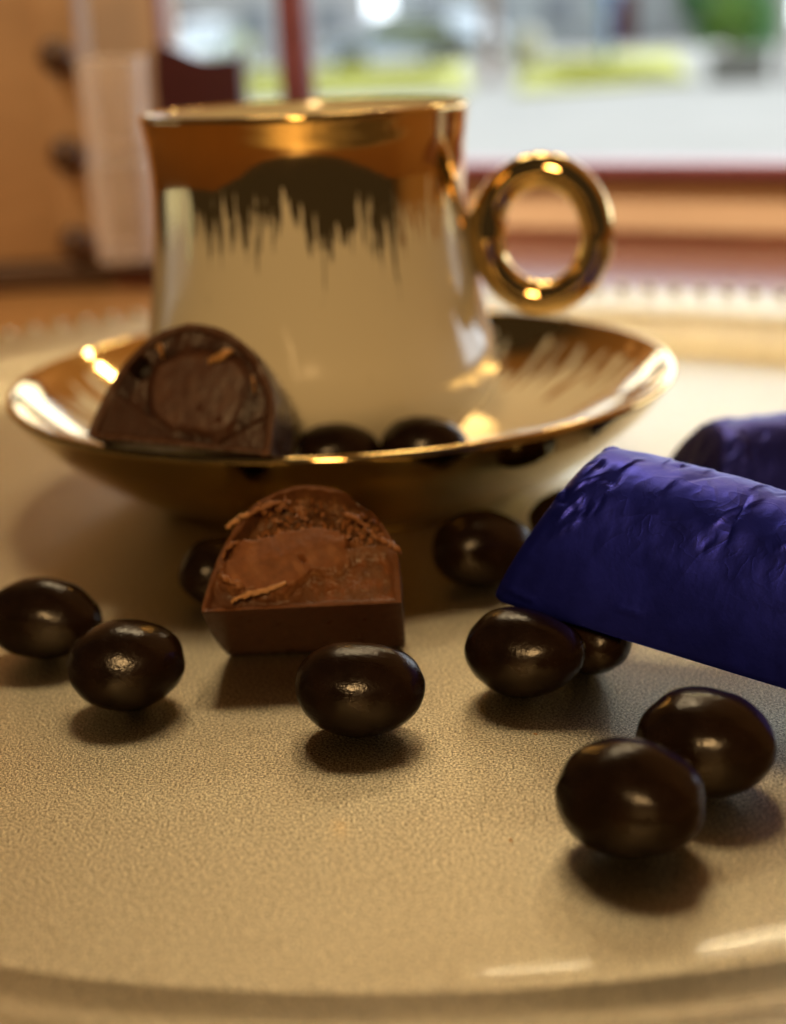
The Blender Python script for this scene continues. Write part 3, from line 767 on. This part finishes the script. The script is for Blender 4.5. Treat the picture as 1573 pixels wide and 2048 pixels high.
# ------------------------------------------------------------------ blue foil bars
SEC = catmull([(-1, 0), (-1.0, .05), (-.95, .24), (-.86, .46), (-.73, .68), (-.54, .86), (-.28, .97), (0, 1.0), (.28, .97), (.54, .86), (.73, .68), (.86, .46), (.95, .24), (1.0, .05), (1, 0)], 9)
def foil_bar(mat4, length, hw, h, slope, mat, label, seed, seams=()):
    root = thing('foil_wrapped_chocolate', (0, 0, 0), mat=mat4, label=label, cat='chocolate', group='chocolates in blue foil')
    sec = [(x * hw + hw, z * h) for x, z in SEC]
    nb_ = 40
    base = [(hw - 2 * hw * (k / nb_) + hw, 0) for k in range(1, nb_)]
    sec = sec + base
    n = len(sec); na_ = 230; V, F = [], []
    cen = (hw, .45 * h)
    rc = random.Random(int(seed * 10))
    vl = [0.0]
    for q0, q1 in zip(sec, sec[1:]): vl.append(vl[-1] + math.hypot(q1[0] - q0[0], q1[1] - q0[1]))
    creases = []
    for i in range(46):                                   # folds running up and over the dome
        a0, v0 = rc.uniform(.5, length - .5), rc.uniform(.75, 3.3); ln_ = rc.uniform(.25, .9); an = rc.gauss(1.0, .45)
        creases.append((a0, v0, math.cos(an), math.sin(an), ln_, rc.choice((-1, 1)) * rc.uniform(.012, .036), rc.uniform(.06, .18)))
    for i in range(22):                                   # bunched foil at the ends of the ridge
        e_ = rc.random() < .6; a0 = rc.uniform(.35, 1.0); a0 = a0 if e_ else length - a0
        v0, ln_, an = rc.uniform(1.25, 2.9), rc.uniform(.12, .38), rc.uniform(-1.2, 1.2)
        creases.append((a0, v0, math.cos(an), math.sin(an), ln_, rc.choice((-1, 1)) * rc.uniform(.022, .055), rc.uniform(.04, .10)))
    for (a0, z0, a1, z1, hh) in seams:
        ln_ = math.hypot(a1 - a0, z1 - z0); creases.append((a0, z0, (a1 - a0) / ln_, (z1 - z0) / ln_, ln_, hh, .05))
    def crumple(a, y, z, v):
        t_ = z / h
        d = .035 * N3(a * .8, z * .8 + seed, y * .8) + ss(.3, .7, t_) * (.020 * N3(a * 2.1 + seed, z * 2.1, y * 2.1) + .005 * N3(a * 6 + seed, z * 6, y * 6)) + .0012 * N3(a * 14, z * 14, y * 14)
        for (a0, v0, cx, cv, ln_, hh, wd) in creases:
            da, dv = a - a0, v - v0
            q = (da * cx + dv * cv) / ln_
            if q < 0 or q > 1: continue
            p_ = -da * cv + dv * cx + .03 * N3(q * 5, a0, v0)
            win = math.sin(math.pi * q) ** .7
            d += hh * win * (math.exp(-p_ / wd) if p_ > 0 else math.exp(p_ / .018))
        return d
    rows = []
    for i in range(na_ + 1):
        u = i / na_; row = []
        for k, (y, z) in enumerate(sec):
            tt = z / h
            a0 = slope * tt ** 1.15
            a = a0 + (length - 2 * a0) * u
            # round the ends a little
            r_ = 1 - .05 * (max(0, 1 - u / .035) ** 2 + max(0, 1 - (1 - u) / .035) ** 2)
            Y = cen[0] + (y - cen[0]) * r_; Z_ = cen[1] + (z - cen[1]) * r_
            if z > 1e-6:
                d = crumple(a, y, z, vl[k]); nx, nz = (y - cen[0]) / hw ** 2, (z - .2 * h) / h ** 2; L_ = math.hypot(nx, nz) + 1e-9
                Y += d * nx / L_; Z_ += d * nz / L_
                Z_ = max(Z_, 0)
            row.append((a, Y, Z_))
        rows.append(row)
    for row in rows: V += row
    for i in range(na_):
        for k in range(n):
            k2 = (k + 1) % n; F.append((i * n + k, (i + 1) * n + k, (i + 1) * n + k2, i * n + k2))
    # ends
    for end in (0, na_):
        prev = end * n; cx = sum(v[0] for v in rows[end]) / n
        for j, s_ in enumerate((.93, .8, .6, .4, .2, .05)):
            b0 = len(V)
            for (a, y, z) in rows[end]:
                sg = 1 if end == 0 else -1
                tt = (cen[1] + (z - cen[1]) * s_) / h
                aa = slope * max(0, tt) ** 1.15; aa = aa if end == 0 else length - aa
                V.append((aa - sg * (.03 * (1 - s_) + .02 * N3(y * 5 * s_ + seed, z * 5 * s_, 2)), cen[0] + (y - cen[0]) * s_, cen[1] + (z - cen[1]) * s_))
            for k in range(n):
                k2 = (k + 1) % n; q = (prev + k, prev + k2, b0 + k2, b0 + k)
                F.append(q if end == 0 else q[::-1])
            prev = b0
        F.append(tuple(range(prev, prev + n)) if end else tuple(reversed(range(prev, prev + n))))
    mesh('foil_wrapper', V, F, mat, root)
    return root
d = Vector((.834, -.53, -.125)).normalized(); bk = Vector((.536, .844, 0)).normalized(); bk = (bk - d * bk.dot(d)).normalized(); up = d.cross(bk)
foil_bar(frame((1.2, 17.65, 1.08), d, bk, up), 5.4, 1.25, 1.85, .70, FOIL, 'blue foil wrapped chocolate bar leaning on dark almonds at the right', 3.3,
         seams=((.10, .20, .60, .13, .022), (1.60, .36, 2.0, .36, .022)))
d = Vector((.96, .20, 0)).normalized(); bk = Vector((-.20, .96, 0)).normalized(); up = Vector((0, 0, 1))
foil_bar(frame((4.85, 22.3, .03), d, bk, up), 5.2, 1.2, 1.62, .75, FOIL2, 'second blue foil bar, half hidden behind the front foil bar', 8.1)

# a few chocolate crumbs on the plate
for i, (x, y, s, lab) in enumerate(((1.55, 16.0, .02, 'tiny chocolate crumb below the almond under the foil bar'), (1.05, 13.6, .018, 'tiny flat golden crumb left of the nearest almond'))):
    rnd = random.Random(i + 20)
    o = chips('chocolate_crumb', None, NUT, [(0, 0, 0, s)], i + 40); o.location = Vector((x, y, s * .4)) * CM
    tag(o, lab, 'crumb')
